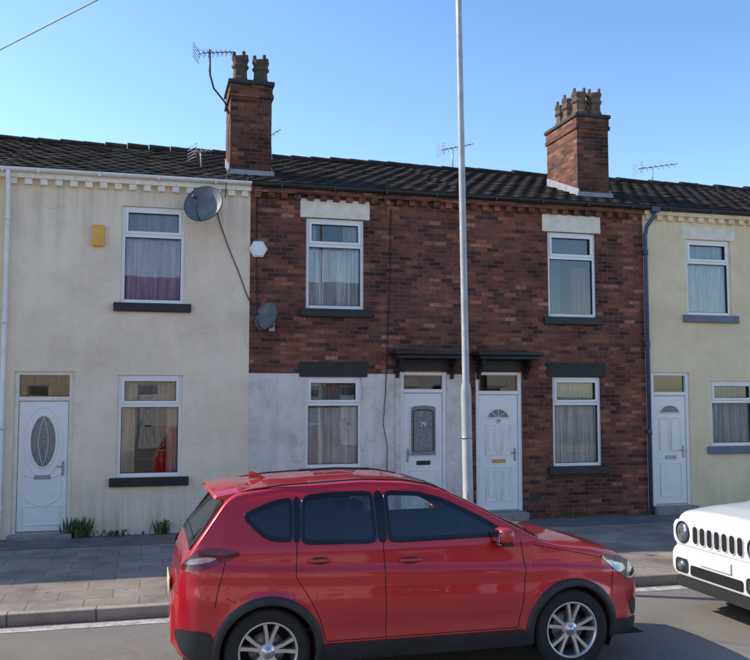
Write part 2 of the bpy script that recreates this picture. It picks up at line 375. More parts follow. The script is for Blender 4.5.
def house(name,x1,x2,wm,wins,doors,lower=None,dent=None,gut=None,endl=False,endr=False,loc=(0,0,0),rz=0,pipe=None,detail=True):
    P=empty(name,loc,rz)
    holes=[(w['b'][0],w['b'][1],w['b'][2],w['b'][3]) for w in wins]+[(d['b'][0],d['b'][1],d['b'][2],d['b'][3]) for d in doors]
    mats=[wm];fn=None;cuts=((),())
    if lower:
        mats=[wm,lower[0]];cuts=((lower[2],) if lower[2]<x2 else (),(lower[1],));fn=lambda x,z:1 if (z<lower[1] and x<lower[2]) else 0
    wall('front_wall',x1,x2,0,EZ-.02,holes,mats,P,fn,cuts)
    mesh('back_wall',[(x1,8,0),(x2,8,0),(x2,8,EZ),(x1,8,EZ)],[(3,2,1,0)],wm,P)
    for flag,xx in ((endl,x1),(endr,x2)):
        if flag: mesh('gable_wall',[(xx,0,0),(xx,8,0),(xx,8,EZ),(xx,4,RZ-.05),(xx,0,EZ-.02)],[(0,1,2,3,4)],wm,P)
    for w in wins:
        window(P,*w['b'],w.get('c',[]),w.get('s',.70))
        a,b,c,d=w['b']
        sm=w.get('sill',M['black'])
        box('window_sill',a-.11,b+.12,-.07,.043,c-.15,c-.004,sm,P,.01,1)
        l=w.get('lint')
        if l: box('lintel',a-.11,b+.1,-.018,.02,d+.002,d+l[1],l[0],P,.008,1)
    for d in doors: door(P,*d['b'],d['lt'],d['st'],d.get('fm'))
    roof(P,x1,x2)
    dent=dent or wm;gut=gut or M['gutterblack']
    x=x1+.06
    while x<x2-.12:
        box('eaves_dentil',x,x+.115,-.075,-.001,5.86,5.955,dent,P);x+=.235
    box('eaves_course',x1,x2,-.1,-.001,5.957,6.035,dent,P)
    r=.055;gy=-.16;v=[];f=[];n=10
    for xx in (x1,x2):
        for s in range(n+1):
            a=pi+pi*s/n;v.append((xx,gy+r*cos(a),6.10+r*sin(a)))
        for s in range(n+1):
            a=2*pi-pi*s/n;v.append((xx,gy+(r-.006)*cos(a),6.10+(r-.006)*sin(a)))
    k=2*(n+1)
    for s in range(k): f.append((s,(s+1)%k,k+(s+1)%k,k+s))
    mesh('gutter',v,f,gut,P,True)
    x=x1+.5
    while x<x2:
        box('gutter_bracket',x,x+.03,-.222,-.1,6.03,6.10,gut,P);x+=.95
    box('fascia',x1,x2,-.102,-.03,6.037,6.10,gut,P)
    return P
NET=(.75,.75,.75)
def W(b,c,**k): return dict(b=b,c=c,**k)
LW=(M['lintel'],.34);LD=(M['darkstone'],.27)
NC_=[(0.02,.98,.02,.98,.16,NET,.8,9)]
house('terraced_house',-6.6,-2.25,M['cream2'],[W((-4.2,-3.15,1.06,2.75),NC_),W((-4.2,-3.15,3.96,5.6),NC_)],[dict(b=(-5.9,-5.0,.2,2.8),lt=2.32,st='fan')],dent=M['whitepaint'],gut=M['whitepipe'])
A=house('terraced_house',-2.25,1.73,M['cream'],
 [W((-.43,.62,1.06,2.75),[(.03,.27,.03,.98,.17,(.78,.70,.58),1,4),(.76,.97,.03,.98,.17,(.78,.70,.58),1,4),(.2,.82,.5,.97,.2,(.5,.5,.5),.45,8),(.03,.97,.68,.98,.15,(.7,.64,.54),.8,7)]),
  W((-.42,.62,3.96,5.6),[(.03,.97,.03,.67,.17,(.82,.60,.76),.97,10),(.03,.97,.66,.97,.15,(.45,.41,.48),.9,7,.05)])],
 [dict(b=(-2.03,-1.12,.2,2.8),lt=2.32,st='oval',fm=M['lintel'])],dent=M['whitepaint'],gut=M['whitepipe'])
curtain(A,-1.95,-1.2,2.42,2.76,.16,(.25,.17,.10),1,2)
B=house('terraced_house',1.73,5.75,M['brick'],
 [W((2.72,3.78,3.94,5.56),[(.03,.97,.03,.66,.16,(.92,.92,.92),.96,9),(.03,.2,.03,.97,.2,(.7,.7,.7),1,3),(.66,.97,.66,.97,.18,(.7,.7,.7),.8,4)],lint=LW),
  W((2.72,3.74,1.14,2.73),[(.03,.97,.03,.66,.16,(.92,.92,.92),.96,12),(.03,.97,.66,.97,.2,(.45,.45,.46),.8,8)],lint=LD)],
 [dict(b=(4.46,5.34,.27,2.83),lt=2.45,st='arch79')],lower=(M['whiterender'],2.79,9))
C=house('terraced_house',5.75,9.44,M['brick2'],
 [W((7.39,8.41,3.90,5.53),[(.03,.34,.03,.97,.20,(.22,.22,.23),.9,4),(.58,.97,.03,.6,.2,(.40,.18,.16),.9,5),(.03,.97,.76,.97,.22,(.25,.25,.27),.7,6)],lint=LW),
  W((7.45,8.47,1.07,2.75),[(.03,.97,.03,.68,.16,(.92,.90,.87),.96,13),(.03,.97,.68,.97,.17,(.7,.7,.7),.85,11,.04)],lint=LD)],
 [dict(b=(5.90,6.83,.27,2.84),lt=2.42,st='fan')])
D=house('terraced_house',9.44,13.6,M['cream2'],
 [W((10.89,11.92,1.40,2.69),[(.03,.97,.03,.66,.16,(.8,.8,.8),.96,9),(.03,.97,.66,.97,.16,(.5,.5,.5),.8,7)],sill=M['sillgrey'],s=.68),
  W((10.41,11.44,4.0,5.52),[(.03,.97,.03,.66,.16,(.82,.84,.88),.96,9),(.03,.97,.66,.97,.17,(.6,.63,.68),.85,7)],sill=M['sillgrey'],lint=(M['lintel'],.26))],
 [dict(b=(9.56,10.41,.27,2.85),lt=2.40,st='arch')])
E=house('terraced_house',13.6,17.6,M['brick'],[W((15.6,16.7,1.1,2.75),NC_,lint=LW),W((15.6,16.7,3.96,5.6),NC_,lint=LW)],[dict(b=(14.1,15.0,.2,2.8),lt=2.32,st='fan')])
house('terraced_house',17.6,21.6,M['cream'],[W((19.6,20.7,1.1,2.75),NC_),W((19.6,20.7,3.96,5.6),NC_)],[dict(b=(18.1,19.0,.2,2.8),lt=2.32,st='fan')],endr=True)
house('terraced_house',-10.6,-6.6,M['brick2'],[W((-9.6,-8.5,1.1,2.75),NC_,lint=LW),W((-9.6,-8.5,3.96,5.6),NC_,lint=LW)],[dict(b=(-7.9,-7.0,.2,2.8),lt=2.32,st='fan')],endl=True)
om=[M['cream'],M['whiterender'],M['brick2'],M['cream2'],M['cream'],M['cream2'],M['cream']]
for i in range(7):
    x=-18+i*4.2
    house('terraced_house',x,x+4.2,om[i],[W((x+2.2,x+3.3,1.1,2.75),NC_,lint=LW),W((x+2.2,x+3.3,3.96,5.6),NC_,lint=LW)],[dict(b=(x+.6,x+1.5,.2,2.8),lt=2.32,st='fan')],endl=i==0,endr=i==6,loc=(0,-21.6,0),rz=pi)
for P,a,b in ((B,4.24,5.60),(C,5.80,7.06)):
    box('door_canopy_slab',a,b,-.46,-.001,3.13,3.20,M['black'],P,.012,2)
    box('door_canopy_cornice',a+.05,b-.05,-.40,-.002,3.06,3.128,M['black'],P,.012,2)
    box('door_head',a+.1,b-.1,-.05,-.002,2.86,3.058,M['black'],P,.008,1)
    for xx in (a+.12,b-.2):
        pr=[(-.002,2.70),(-.05,2.73),(-.07,2.80),(-.16,2.88),(-.28,2.95),(-.32,3.058),(-.002,3.058)]
        n=len(pr);v=[(xx,y,z) for y,z in pr]+[(xx+.06,y,z) for y,z in pr]
        f=[tuple(range(n)),tuple(range(2*n-1,n-1,-1))]+[(i,n+i,n+(i+1)%n,(i+1)%n) for i in range(n)]
        mesh('door_canopy_bracket',v,f,M['black'],P)
box('door_surround_l',4.36,4.455,-.03,-.001,.14,2.84,M['whiterender'],B,.006,1)
def pipe(P,x,mat,hopper=False):
    tube('downpipe',[(x,-.165,6.05),(x,-.165,5.98),(x,-.06,5.75),(x,-.055,.3),(x,-.12,.2)],.036,mat,P,10)
    for z in (5.3,3.6,1.9,.6): lathe('pipe_collar',[(.036,-.04),(.046,-.04),(.046,.04),(.036,.04)],mat,P,12,loc=(x,-.056,z))
pipe(A,-2.2,M['whitepipe'])
tube('downpipe',[(9.62,-.165,6.04),(9.60,-.15,5.9),(9.48,-.1,5.72),(9.46,-.06,5.55),(9.46,-.06,.15)],.04,M['bluepipe'],C,10)
for z in (5.2,3.4,1.7): lathe('pipe_collar',[(.04,-.05),(.052,-.05),(.052,.05),(.04,.05)],M['bluepipe'],C,12,loc=(9.46,-.06,z))
box('hopper',9.54,9.70,-.24,-.09,5.98,6.09,M['bluepipe'],C,.02,2)
def chimney(P,x1,x2,y1,y2,top,pots,pm,ph,pw=1.25):
    box('chimney_stack',x1,x2,y1,y2,6.2,top-.32,M['brickdark'],P)
    box('chimney_corbel',x1-.035,x2+.035,y1-.035,y2+.035,top-.318,top-.24,M['brickdark'],P,.006,1)
    box('chimney_neck',x1-.015,x2+.015,y1-.015,y2+.015,top-.238,top-.08,M['brickdark'],P)
    box('chimney_cap',x1-.05,x2+.05,y1-.05,y2+.05,top-.078,top,M['darkstone'],P,.015,2)
    v=[(x1+.02,y1+.02,top+.0),(x2-.02,y1+.02,top),(x2-.02,y2-.02,top),(x1+.02,y2-.02,top),(x1+.2,y1+.2,top+.09),(x2-.2,y1+.2,top+.09),(x2-.2,y2-.2,top+.09),(x1+.2,y2-.2,top+.09)]
    mesh('chimney_flaunching',v,[(0,1,5,4),(1,2,6,5),(2,3,7,6),(3,0,4,7),(4,5,6,7)],M['step'],P)
    sl=(RZ-EZ)/4.17
    zf=EZ+(y1+.17)*sl-.02
    box('lead_flashing_front',x1-.05,x2+.05,y1-.09,y1-.002,zf-.03,zf+.07,M['lead'],P,.01,1)
    for xx in (x1-.012,x2+.002):
        zb=EZ+(y2+.17)*sl
        mesh('lead_flashing_side',[(xx+a,y,z) for a in (0,.01) for y,z in ((y1-.06,zf-.05),(y2,zb-.05),(y2,zb+.16),(y1-.06,zf+.13))],[(0,1,2,3),(7,6,5,4),(0,4,5,1),(1,5,6,2),(2,6,7,3),(3,7,4,0)],M['lead'],P)
    for px,py in pots:
        h=ph*random.uniform(.95,1.05);w=pw
        lathe('chimney_pot',[(.0,.0),(.12*w,.0),(.125*w,.06),(.105*w,.1),(.10*w,h*.5),(.125*w,h*.58),(.13*w,h*.66),(.105*w,h*.70),(.11*w,h*.8),(.13*w,h*.93),(.125*w,h),(.09*w,h),(.08*w,h*.6)],pm,P,8,loc=(px,py,top+.03),smooth=False)
        for k in range(0,8,2):
            a=2*pi*(k+.5)/8
            lathe('pot_crown',[(.0,0),(.036,0),(.034,.09),(.0,.11)],pm,P,6,loc=(px+.105*w*cos(a),py+.105*w*sin(a),top+.02+h),smooth=False)
chimney(A,1.42,2.17,.6,1.5,8.17,[(1.61,.85),(1.99,.85)],M['terracotta'],.46)
chimney(C,8.37,9.07,.6,1.96,8.12,[(8.56,.85),(8.90,.85),(8.56,1.28),(8.90,1.28),(8.6,1.68)],M['buffpot'],.46,1.3)
def yagi(P,base,top,boomdir,L,n,el,r=.008):
    base=Vector(base);top=Vector(top);tube('aerial_mast',[base,base.lerp(top,.5),top],.016,M['metal'],P,8)
    d=Vector(boomdir).normalized();s=d.cross(Vector((0,0,1))).normalized()
    a=top-d*L*.35;b=top+d*L*.65;tube('aerial_boom',[a,b],.012,M['metal'],P,6)
    for i in range(n):
        p=a.lerp(b,(i+.5)/n);e=el*(1-.35*i/n);tube('aerial_element',[p-s*e/2,p+s*e/2],.007,M['metal'],P,5)
        tube('aerial_element',[p-Vector((0,0,e*.35)),p+Vector((0,0,e*.35))],.006,M['metal'],P,5)
    q=a-d*.03
    for z in (-.12,-.06,0,.06,.12): tube('aerial_reflector',[q+Vector((0,0,z))-s*.2,q+Vector((0,0,z))+s*.2],.007,M['metal'],P,5)
tube('aerial_mast',[(1.4,.7,7.55),(1.33,.7,7.75),(1.12,.7,8.0),(1.05,.7,8.25),(1.04,.7,8.72)],.018,M['cable'],A,8)
yagi(A,(1.04,.7,8.3),(1.04,.7,8.66),(1,-.35,0),.66,8,.3)
tube('cable',[(1.42,.58,7.6),(1.38,.58,7.2),(1.4,.55,6.5),(1.3,-.2,6.2),(1.28,-.12,5.8)],.008,M['cable'],A,5)
yagi(A,(.95,1.2,6.55),(.93,1.2,6.95),(1,.4,.25),.4,4,.25)
yagi(B,(2.55,3.2,7.3),(2.5,3.2,7.95),(1,.5,.8),.5,4,.25)
yagi(C,(6.9,3.9,7.6),(6.9,3.9,8.2),(1,.2,.3),.9,7,.3)
yagi(D,(12.2,3.9,7.6),(12.2,3.9,8.1),(1,.1,.2),1.2,7,.3)
def dish(P,c,R,d,wallpt,mat):
    c=Vector(c);d=Vector(d).normalized();prof=[(R*t,.16*R*(t*t-1)*1.6) for t in [i/10 for i in range(11)]]+[(R*1.02,.004),(R*1.0,-.012)]+[(R*t,.16*R*(t*t-1)*1.6-.012) for t in [1-i/10 for i in range(11)]]
    lathe('dish_reflector',prof,mat,P,40,axis=d,loc=c)
    lathe('dish_rim',[(R*.99,.0),(R*1.025,.006),(R*1.025,-.014),(R*.99,-.014)],M['dishdark'],P,40,axis=d,loc=c)
    up=Vector((0,0,1));s=d.cross(up).normalized();dn=s.cross(d).normalized()*-1 if s.cross(d).z>0 else s.cross(d).normalized()
    f=c+d*R*1.05+dn*R*.25
    tube('dish_arm',[c+dn*R*1.0-d*.02,c+dn*R*.95+d*R*.4,f],.012,M['dishdark'],P,6)
    lathe('dish_lnb',[(0,-.06),(.03,-.06),(.035,.03),(.022,.05),(0,.05)],M['dishdark'],P,12,axis=-(c-f),loc=f)
    b=c-d*R*.28
    tube('dish_bracket',[b,(wallpt[0],b.y*.6,wallpt[2]),wallpt],.02,M['metal'],P,8)
    box('dish_wall_plate',wallpt[0]-.05,wallpt[0]+.05,-.02,-.001,wallpt[2]-.08,wallpt[2]+.08,M['metal'],P)
dish(A,(.89,-.42,5.62),.33,(-.42,-.85,.32),(1.12,-.002,5.68),M['dishgrey'])
dish(B,(1.98,-.32,3.76),.25,(-.75,-.6,.34),(2.12,-.002,3.6),M['dishgrey'])
tube('cable',[(1.12,-.03,5.7),(1.2,-.02,5.4),(1.34,-.02,5.0),(1.55,-.02,4.5),(1.66,-.02,4.2),(1.75,-.02,4.0)],.009,M['cable'],A,5)
tube('cable',[(1.85,-.012,5.85),(1.84,-.012,4.9),(1.87,-.012,3.9),(1.86,-.012,3.5)],.008,M['cable'],B,5)
tube('cable',[(4.28,-.012,5.8),(4.26,-.012,4.6),(4.2,-.012,3.1),(4.17,-.012,2.4),(4.12,-.04,1.9),(4.2,-.03,1.5),(4.18,-.012,.3)],.008,M['cable'],B,5)
tube('cable',[(2.0,-.012,5.85),(2.02,-.03,5.7),(2.4,-.05,5.95),(2.6,-.07,5.97)],.007,M['cable'],B,5)
tube('cable',[(5.72,-.012,5.85),(5.7,-.012,4.6),(5.73,-.012,3.3),(5.66,-.012,2.4),(5.68,-.012,.3)],.01,M['cable'],B,5)
box('alarm_box',-.89,-.69,-.08,-.001,4.88,5.24,M['yellow'],A,.025,3)
lathe('alarm_box',[(0,-.07),(.13,-.07),(.16,-.045),(.16,0)],M['upvc'],B,6,axis=(0,1,0),loc=(1.87,-.002,4.95),smooth=False)
box('air_brick',6.95,7.17,-.006,-.001,.45,.6,M['darkstone'],C)
# ------------------------------------------------------------------ ground
def slabmat(name,w,h,c,mort,mortar=.01,spots=.6):
    m,nt,b=newmat(name);b.inputs['Roughness'].default_value=.9;b.inputs['Specular IOR Level'].default_value=.3
    co=objco(nt);br=nt.nodes.new('ShaderNodeTexBrick')
    for k,v in {'Color1':(0,0,0,1),'Color2':(1,1,1,1),'Scale':1.0,'Mortar Size':mortar,'Mortar Smooth':.5,'Brick Width':w,'Row Height':h}.items(): br.inputs[k].default_value=v
    nz=N(nt,'ShaderNodeTexNoise',Scale=4.0,Detail=3.0);nt.links.new(co,nz.inputs['Vector'])
    va=nt.nodes.new('ShaderNodeVectorMath');va.operation='MULTIPLY_ADD';va.inputs[1].default_value=(.02,.02,0)
    nt.links.new(nz.outputs['Color'],va.inputs[0]);nt.links.new(co,va.inputs[2]);nt.links.new(va.outputs[0],br.inputs['Vector'])
    col=ramp(nt,br.outputs['Color'],[(0,tuple(x*.86 for x in c)),(1,tuple(x*1.1 for x in c))])
    f=noise(nt,co,1.3,9,.72);col=mixc(nt,.9,col,ramp(nt,f,[(.34,(.6,.6,.6)),(.62,(1.2,1.2,1.2))]),'MULTIPLY')
    f=noise(nt,co,90,3,.7);col=mixc(nt,.6,col,ramp(nt,f,[(.3,(.65,.65,.65)),(.7,(1.25,1.25,1.25))]),'MULTIPLY')
    f=noise(nt,co,12,2,.5);col=mixc(nt,ramp(nt,f,[(.70,0),(.73,spots)]),col,(.05,.045,.04))
    col=mixc(nt,mathn(nt,'MULTIPLY',br.outputs['Fac'],.75),col,mort);nt.links.new(col,b.inputs['Base Color'])
    bump(nt,b,mathn(nt,'SUBTRACT',mathn(nt,'MULTIPLY',noise(nt,co,50),.4),br.outputs['Fac']),.4,.006);return m
def asphalt():
    m,nt,b=newmat('asphalt');b.inputs['Roughness'].default_value=.88;b.inputs['Specular IOR Level'].default_value=.3
    co=objco(nt);f=noise(nt,co,.7,9,.65)
    col=ramp(nt,f,[(.3,(.175,.158,.14)),(.7,(.25,.23,.20))])
    f=noise(nt,co,140,3,.8);col=mixc(nt,.9,col,ramp(nt,f,[(.3,(.5,.5,.5)),(.7,(1.45,1.45,1.45))]),'MULTIPLY')
    vr=N(nt,'ShaderNodeTexVoronoi',Scale=.4);vr.feature='DISTANCE_TO_EDGE'
    nz=N(nt,'ShaderNodeTexNoise',Scale=1.5,Detail=8.0,Roughness=.7);nt.links.new(co,nz.inputs['Vector'])
    va=nt.nodes.new('ShaderNodeVectorMath');va.operation='ADD';nt.links.new(co,va.inputs[0]);nt.links.new(nz.outputs['Color'],va.inputs[1]);nt.links.new(va.outputs[0],vr.inputs['Vector'])
    col=mixc(nt,ramp(nt,vr.outputs['Distance'],[(0,.35),(.007,0)]),col,(.07,.065,.06))
    f=noise(nt,co,3.3,5,.6);col=mixc(nt,mathn(nt,'MULTIPLY',ramp(nt,f,[(.62,0),(.72,1)]),.3),col,(.09,.085,.08))
    nt.links.new(col,b.inputs['Base Color']);bump(nt,b,noise(nt,co,160,3,.8),.6,.006);return m
KY=-5.04
mesh('ground',[(-400,-400,-.02),(400,-400,-.02),(400,400,-.02),(-400,400,-.02)],[(0,1,2,3)],plain('ground_earth',(.12,.11,.08),.95,var=.3,scale=.3))
mesh('road',[(-120,-16.7,0),(120,-16.7,0),(120,KY,0),(-120,KY,0)],[(0,1,2,3)],asphalt())
pm=slabmat('paving_slabs',.6,.45,(.27,.228,.188),(.11,.093,.078),.008)
kerbm=slabmat('kerb_concrete',.9,3.1,(.34,.295,.245),(.08,.07,.065),.012,.2)
def pave(name,y1,y2):
    mesh(name,[(-120,y1,ZP),(120,y1,ZP),(120,y2,ZP),(-120,y2,ZP)],[(0,1,2,3)],pm)
pave('pavement',KY+.14,0.02);pave('pavement',-21.6,-16.84)
box('kerb',-120,120,KY,KY+.138,-.01,ZP+.004,kerbm,None,.015,2);box('kerb',-120,120,-16.838,-16.7,-.01,ZP+.004,kerbm,None,.015,2)
tm=plain('tarmac_patch',(.15,.13,.112),.92,var=.35,scale=3,bmp=.6)
mesh('pavement_tarmac_strip',[(-120,-1.0,ZP+.004),(120,-1.0,ZP+.004),(120,0.01,ZP+.004),(-120,0.01,ZP+.004)],[(0,1,2,3)],tm)
def worn(name,c,lo,hi):
    m,nt,b=newmat(name);b.inputs['Roughness'].default_value=.8;co=objco(nt)
    f=noise(nt,co,9,8,.75);col=ramp(nt,f,[(lo,(.21,.20,.18)),(hi,c)]);nt.links.new(col,b.inputs['Base Color']);return m
mesh('road_edge_marking',[(-120,KY-.28,.004),(120,KY-.28,.004),(120,KY-.10,.004),(-120,KY-.10,.004)],[(0,1,2,3)],worn('worn_white_line',(.56,.53,.47),.36,.62))
v=[];f=[]
for i in range(20):
    x=-60+i*6;q=len(v);v+=[(x,-11.0,.004),(x+2,-11.0,.004),(x+2,-10.9,.004),(x,-10.9,.004)];f.append((q,q+1,q+2,q+3))
mesh('road_centre_marking',v,f,worn('worn_white_dash',(.7,.7,.68),.25,.5))
box('inspection_cover',5.5,5.95,-2.2,-1.75,ZP-.01,ZP+.008,M['darkstone'],None,.003,1)
wm_=plain('weed_leaves',(.07,.10,.03),.7,var=.5,scale=30)
def weed(c,n,h,w):
    v=[];f=[]
    for i in range(n):
        x=c[0]+random.gauss(0,w);y=c[1]-abs(random.gauss(0,.04));a=random.uniform(0,2*pi);L=h*random.uniform(.25,1.1);b=random.uniform(.1,.8)
        dx,dy=cos(a)*b*L,sin(a)*b*L*.5;wd=random.uniform(.005,.014);px,py=-sin(a)*wd,cos(a)*wd;q=len(v)
        v+=[(x-px,y-py,c[2]),(x+px,y+py,c[2]),(x+dx*.5+px*1.6,y+dy*.5-.01+py,c[2]+L*.6),(x+dx*.5-px*1.6,y+dy*.5-.01-py,c[2]+L*.6),(x+dx,y+dy-.02,c[2]+L)]
        f+=[(q,q+1,q+2,q+3),(q+3,q+2,q+4)]
        if i%3==0:
            lx,lz=x+dx*.7,c[2]+L*.7;q=len(v);e=random.uniform(.015,.03);v+=[(lx-e,y,lz),(lx,y-.02,lz-e*.6),(lx+e,y-.01,lz+e*.4),(lx,y,lz+e*.8)];f.append((q,q+1,q+2,q+3))
    mesh('weed_plant',v,f,wm_)
weed((-.98,-.06,ZP),130,.34,.1);weed((.3,-.04,ZP),60,.28,.06);weed((-.5,-.03,ZP),30,.12,.3);weed((1.3,-.03,ZP),30,.1,.25);weed((9.6,-.03,ZP),40,.15,.2);weed((7.6,-.03,ZP),30,.1,.4)
# ------------------------------------------------------------------ lamp post
lp=empty('street_lamp',(3.99,-4.62,ZP));lp.rotation_euler=(0,radians(-.7),0)
lathe('post',[(0,0),(.075,0),(.075,.05),(.066,.06),(.066,2.35),(.06,2.42),(.045,2.47),(.043,4.5),(.038,7.0),(.034,8.6),(0,8.6)],M['galv'],lp,20)
box('access_door',-.045,.045,-.0705,-.060,.5,1.1,M['galv'],lp,.004,1)
lathe('post_band',[(.0665,0),(.069,0),(.069,.03),(.0665,.03)],M['metal'],lp,20,loc=(0,0,1.75))
tube('outreach_arm',[(0,0,8.55),(0,-.2,8.75),(0,-.8,8.85),(0,-1.0,8.85)],.03,M['galv'],lp)
box('lantern',-.14,.14,-1.7,-.95,8.78,8.9,M['galv'],lp,.04,3)
tp=empty('telegraph_pole',(13.4,-18.07,0))
lathe('pole',[(0,0),(.15,0),(.11,10.4),(0,10.45)],plain('creosoted_wood',(.09,.06,.04),.9,bmp=.5),tp,16)
p0=Vector((-6.15,0,5.55));p1=Vector((13.4,-18.07,10.2))
tube('overhead_cable',[tuple(p0.lerp(p1,t/30)-Vector((0,0,1.0*(t/30)*(1-t/30)*.15))) for t in range(31)],.009,M['cablegrey'],None,5)
# ------------------------------------------------------------------ cars
def interp(pts,r=0):
    pts=sorted(pts)
    def f0(x):
        if x<=pts[0][0]: return pts[0][1]
        for a,b in zip(pts,pts[1:]):
            if x<=b[0]: return a[1]+(b[1]-a[1])*(x-a[0])/(b[0]-a[0])
        return pts[-1][1]
    if not r: return f0
    ks=[(-1,.1),(-.6,.2),(-.2,.2),(.2,.2),(.6,.2),(1,.1)]
    return lambda x:sum(w*f0(x+k*r) for k,w in ks)
def inside(p,poly):
    x,z=p;c=False;n=len(poly)
    for i in range(n):
        a=poly[i];b=poly[i-1]
        if (a[1]>z)!=(b[1]>z) and x<(b[0]-a[0])*(z-a[1])/(b[1]-a[1])+a[0]: c=not c
    return c
def resample(poly,n,rnd=2):
    for _ in range(rnd):
        q=[]
        for i in range(len(poly)):
            a=Vector(poly[i]);b=Vector(poly[(i+1)%len(poly)]);L=(b-a).length;k=min(.25,.04/L if L>0 else .25)
            q+=[tuple(a.lerp(b,k)),tuple(a.lerp(b,1-k))]
        poly=q
    P=[Vector(p) for p in poly];Ls=[(P[(i+1)%len(P)]-P[i]).length for i in range(len(P))];T=sum(Ls);out=[];i=0;acc=0
    for k in range(n):
        t=T*k/n
        while acc+Ls[i]<t: acc+=Ls[i];i+=1
        out.append(tuple(P[i].lerp(P[(i+1)%len(P)],(t-acc)/Ls[i])))
    return out
def inset(poly,d):
    n=len(poly);A=sum(poly[i][0]*poly[(i+1)%n][1]-poly[(i+1)%n][0]*poly[i][1] for i in range(n));s=1 if A>0 else -1;out=[]
    for i in range(n):
        t=Vector(poly[(i+1)%n])-Vector(poly[i-1]);t.normalize();out.append((poly[i][0]-s*t.y*d,poly[i][1]+s*t.x*d))
    return out
CM=dict(
 tyre=plain('tyre_rubber',(.018,.018,.019),.8,var=.2,scale=12),alloy=plain('alloy_silver',(.62,.62,.63),.28,.85,var=.05),
 dark=plain('car_dark_plastic',(.022,.022,.024),.55,var=.15),void=plain('car_underbody',(.008,.008,.008),.95),
 trim=plain('gloss_black_trim',(.008,.008,.009),.12,spec=.6),chrome=plain('chrome',(.7,.7,.72),.12,1,var=.03),
 taillamp=plain('tail_lamp_red',(.16,.004,.006),.1,coat=1,var=.45,scale=18),tailclear=plain('tail_lamp_clear',(.5,.35,.34),.12,coat=1,var=.3,scale=20),lampclear=plain('headlamp_lens',(.26,.27,.29),.08,.6,coat=1,var=.6,scale=14),
 seat=plain('seat_cloth',(.07,.065,.06),.9),seatlight=plain('interior_trim',(.16,.15,.14),.8),
 glassf=glassmat('car_glass',(.78,.82,.80)),glassr=glassmat('car_privacy_glass',(.12,.13,.14)),
 plate=plain('number_plate',(.7,.7,.68),.4,var=.03),platey=plain('number_plate_rear',(.7,.6,.3),.4,var=.03),disc=plain('brake_disc',(.2,.19,.18),.4,.8))
def paint(name,col,metal=.25,rough=.32):
    m,nt,b=newmat(name);b.inputs['Metallic'].default_value=metal;b.inputs['Roughness'].default_value=rough;b.inputs['Coat Weight'].default_value=1;b.inputs['Coat Roughness'].default_value=.03
    co=objco(nt);f=noise(nt,co,3,6);c=ramp(nt,f,[(.3,tuple(x*.93 for x in col)),(.7,col)])
    sx=nt.nodes.new('ShaderNodeSeparateXYZ');nt.links.new(co,sx.inputs[0])
    mr=N(nt,'ShaderNodeMapRange');mr.inputs[1].default_value=.75;mr.inputs[2].default_value=.3;nt.links.new(sx.outputs[2],mr.inputs[0])
    dm=mathn(nt,'MULTIPLY',mathn(nt,'MULTIPLY',mr.outputs[0],noise(nt,co,9,8,.7)),.30)
    c=mixc(nt,dm,c,(.16,.13,.10))
    g=nt.nodes.new('ShaderNodeNewGeometry');c=mixc(nt,g.outputs['Backfacing'],c,(.03,.03,.03));nt.links.new(c,b.inputs['Base Color'])
    nt.links.new(mathn(nt,'ADD',mathn(nt,'MULTIPLY',dm,.5),rough),b.inputs['Roughness']);return m
def wheel(P,x,y,R,rim,side,spokes):
    ax=Vector((0,side,0));c=Vector((x,y,R));hw=.115
    lathe('tyre',[(rim,-hw),(rim+.02,-hw-.003),(R*.93,-hw),(R*.985,-hw*.85),(R,-hw*.6),(R,hw*.6),(R*.985,hw*.85),(R*.93,hw),(rim+.055,hw+.004),(rim+.05,hw+.001),(rim+.02,hw+.003),(rim,hw-.004),(rim-.006,hw-.02)],CM['tyre'],P,48,axis=ax,loc=c)
    lathe('wheel_rim',[(rim+.004,hw-.012),(rim-.004,hw-.002),(rim-.016,hw-.008),(rim-.024,hw-.035),(rim-.03,-.05),(rim-.04,-.08)],CM['alloy'],P,48,axis=ax,loc=c)
    lathe('wheel_void',[(rim-.02,-.03),(0,-.03)],CM['void'],P,32,axis=ax,loc=c)
    lathe('brake_disc',[(.15,.0),(.15,.012),(.06,.014),(0,.014)],CM['disc'],P,32,axis=ax,loc=c)
    lathe('wheel_hub',[(.075,.02),(.072,hw-.045),(.055,hw-.032),(.03,hw-.03),(.028,hw-.02),(0,hw-.018)],CM['alloy'],P,24,axis=ax,loc=c)
    v=[];f=[]
    for k in range(spokes):
        base=2*pi*k/spokes+.2
        for s in (-1,1):
            a0=base+s*.16;a1=base+s*.235
            pts=[]
            for rr,a,w,yo in ((.045,a0,.023,hw-.036),(rim*.55,(a0*.6+a1*.4),.019,hw-.026),(rim-.012,a1,.022,hw-.016)):
                px,pz=cos(a)*rr,sin(a)*rr;tx,tz=-sin(a)*w,cos(a)*w
                pts.append([(px-tx,yo-.035,pz-tz),(px-tx*.7,yo,pz-tz*.7),(px+tx*.7,yo,pz+tz*.7),(px+tx,yo-.035,pz+tz)])
            for q in pts:
                for p in q: v.append((c.x+p[0],c.y+p[1]*side,c.z+p[2]))
            n0=len(v)-12
            for i in range(2):
                for j in range(3): f.append((n0+i*4+j,n0+i*4+j+1,n0+i*4+j+5,n0+i*4+j+4))
    mesh('wheel_spokes',v,f,CM['alloy'],P)
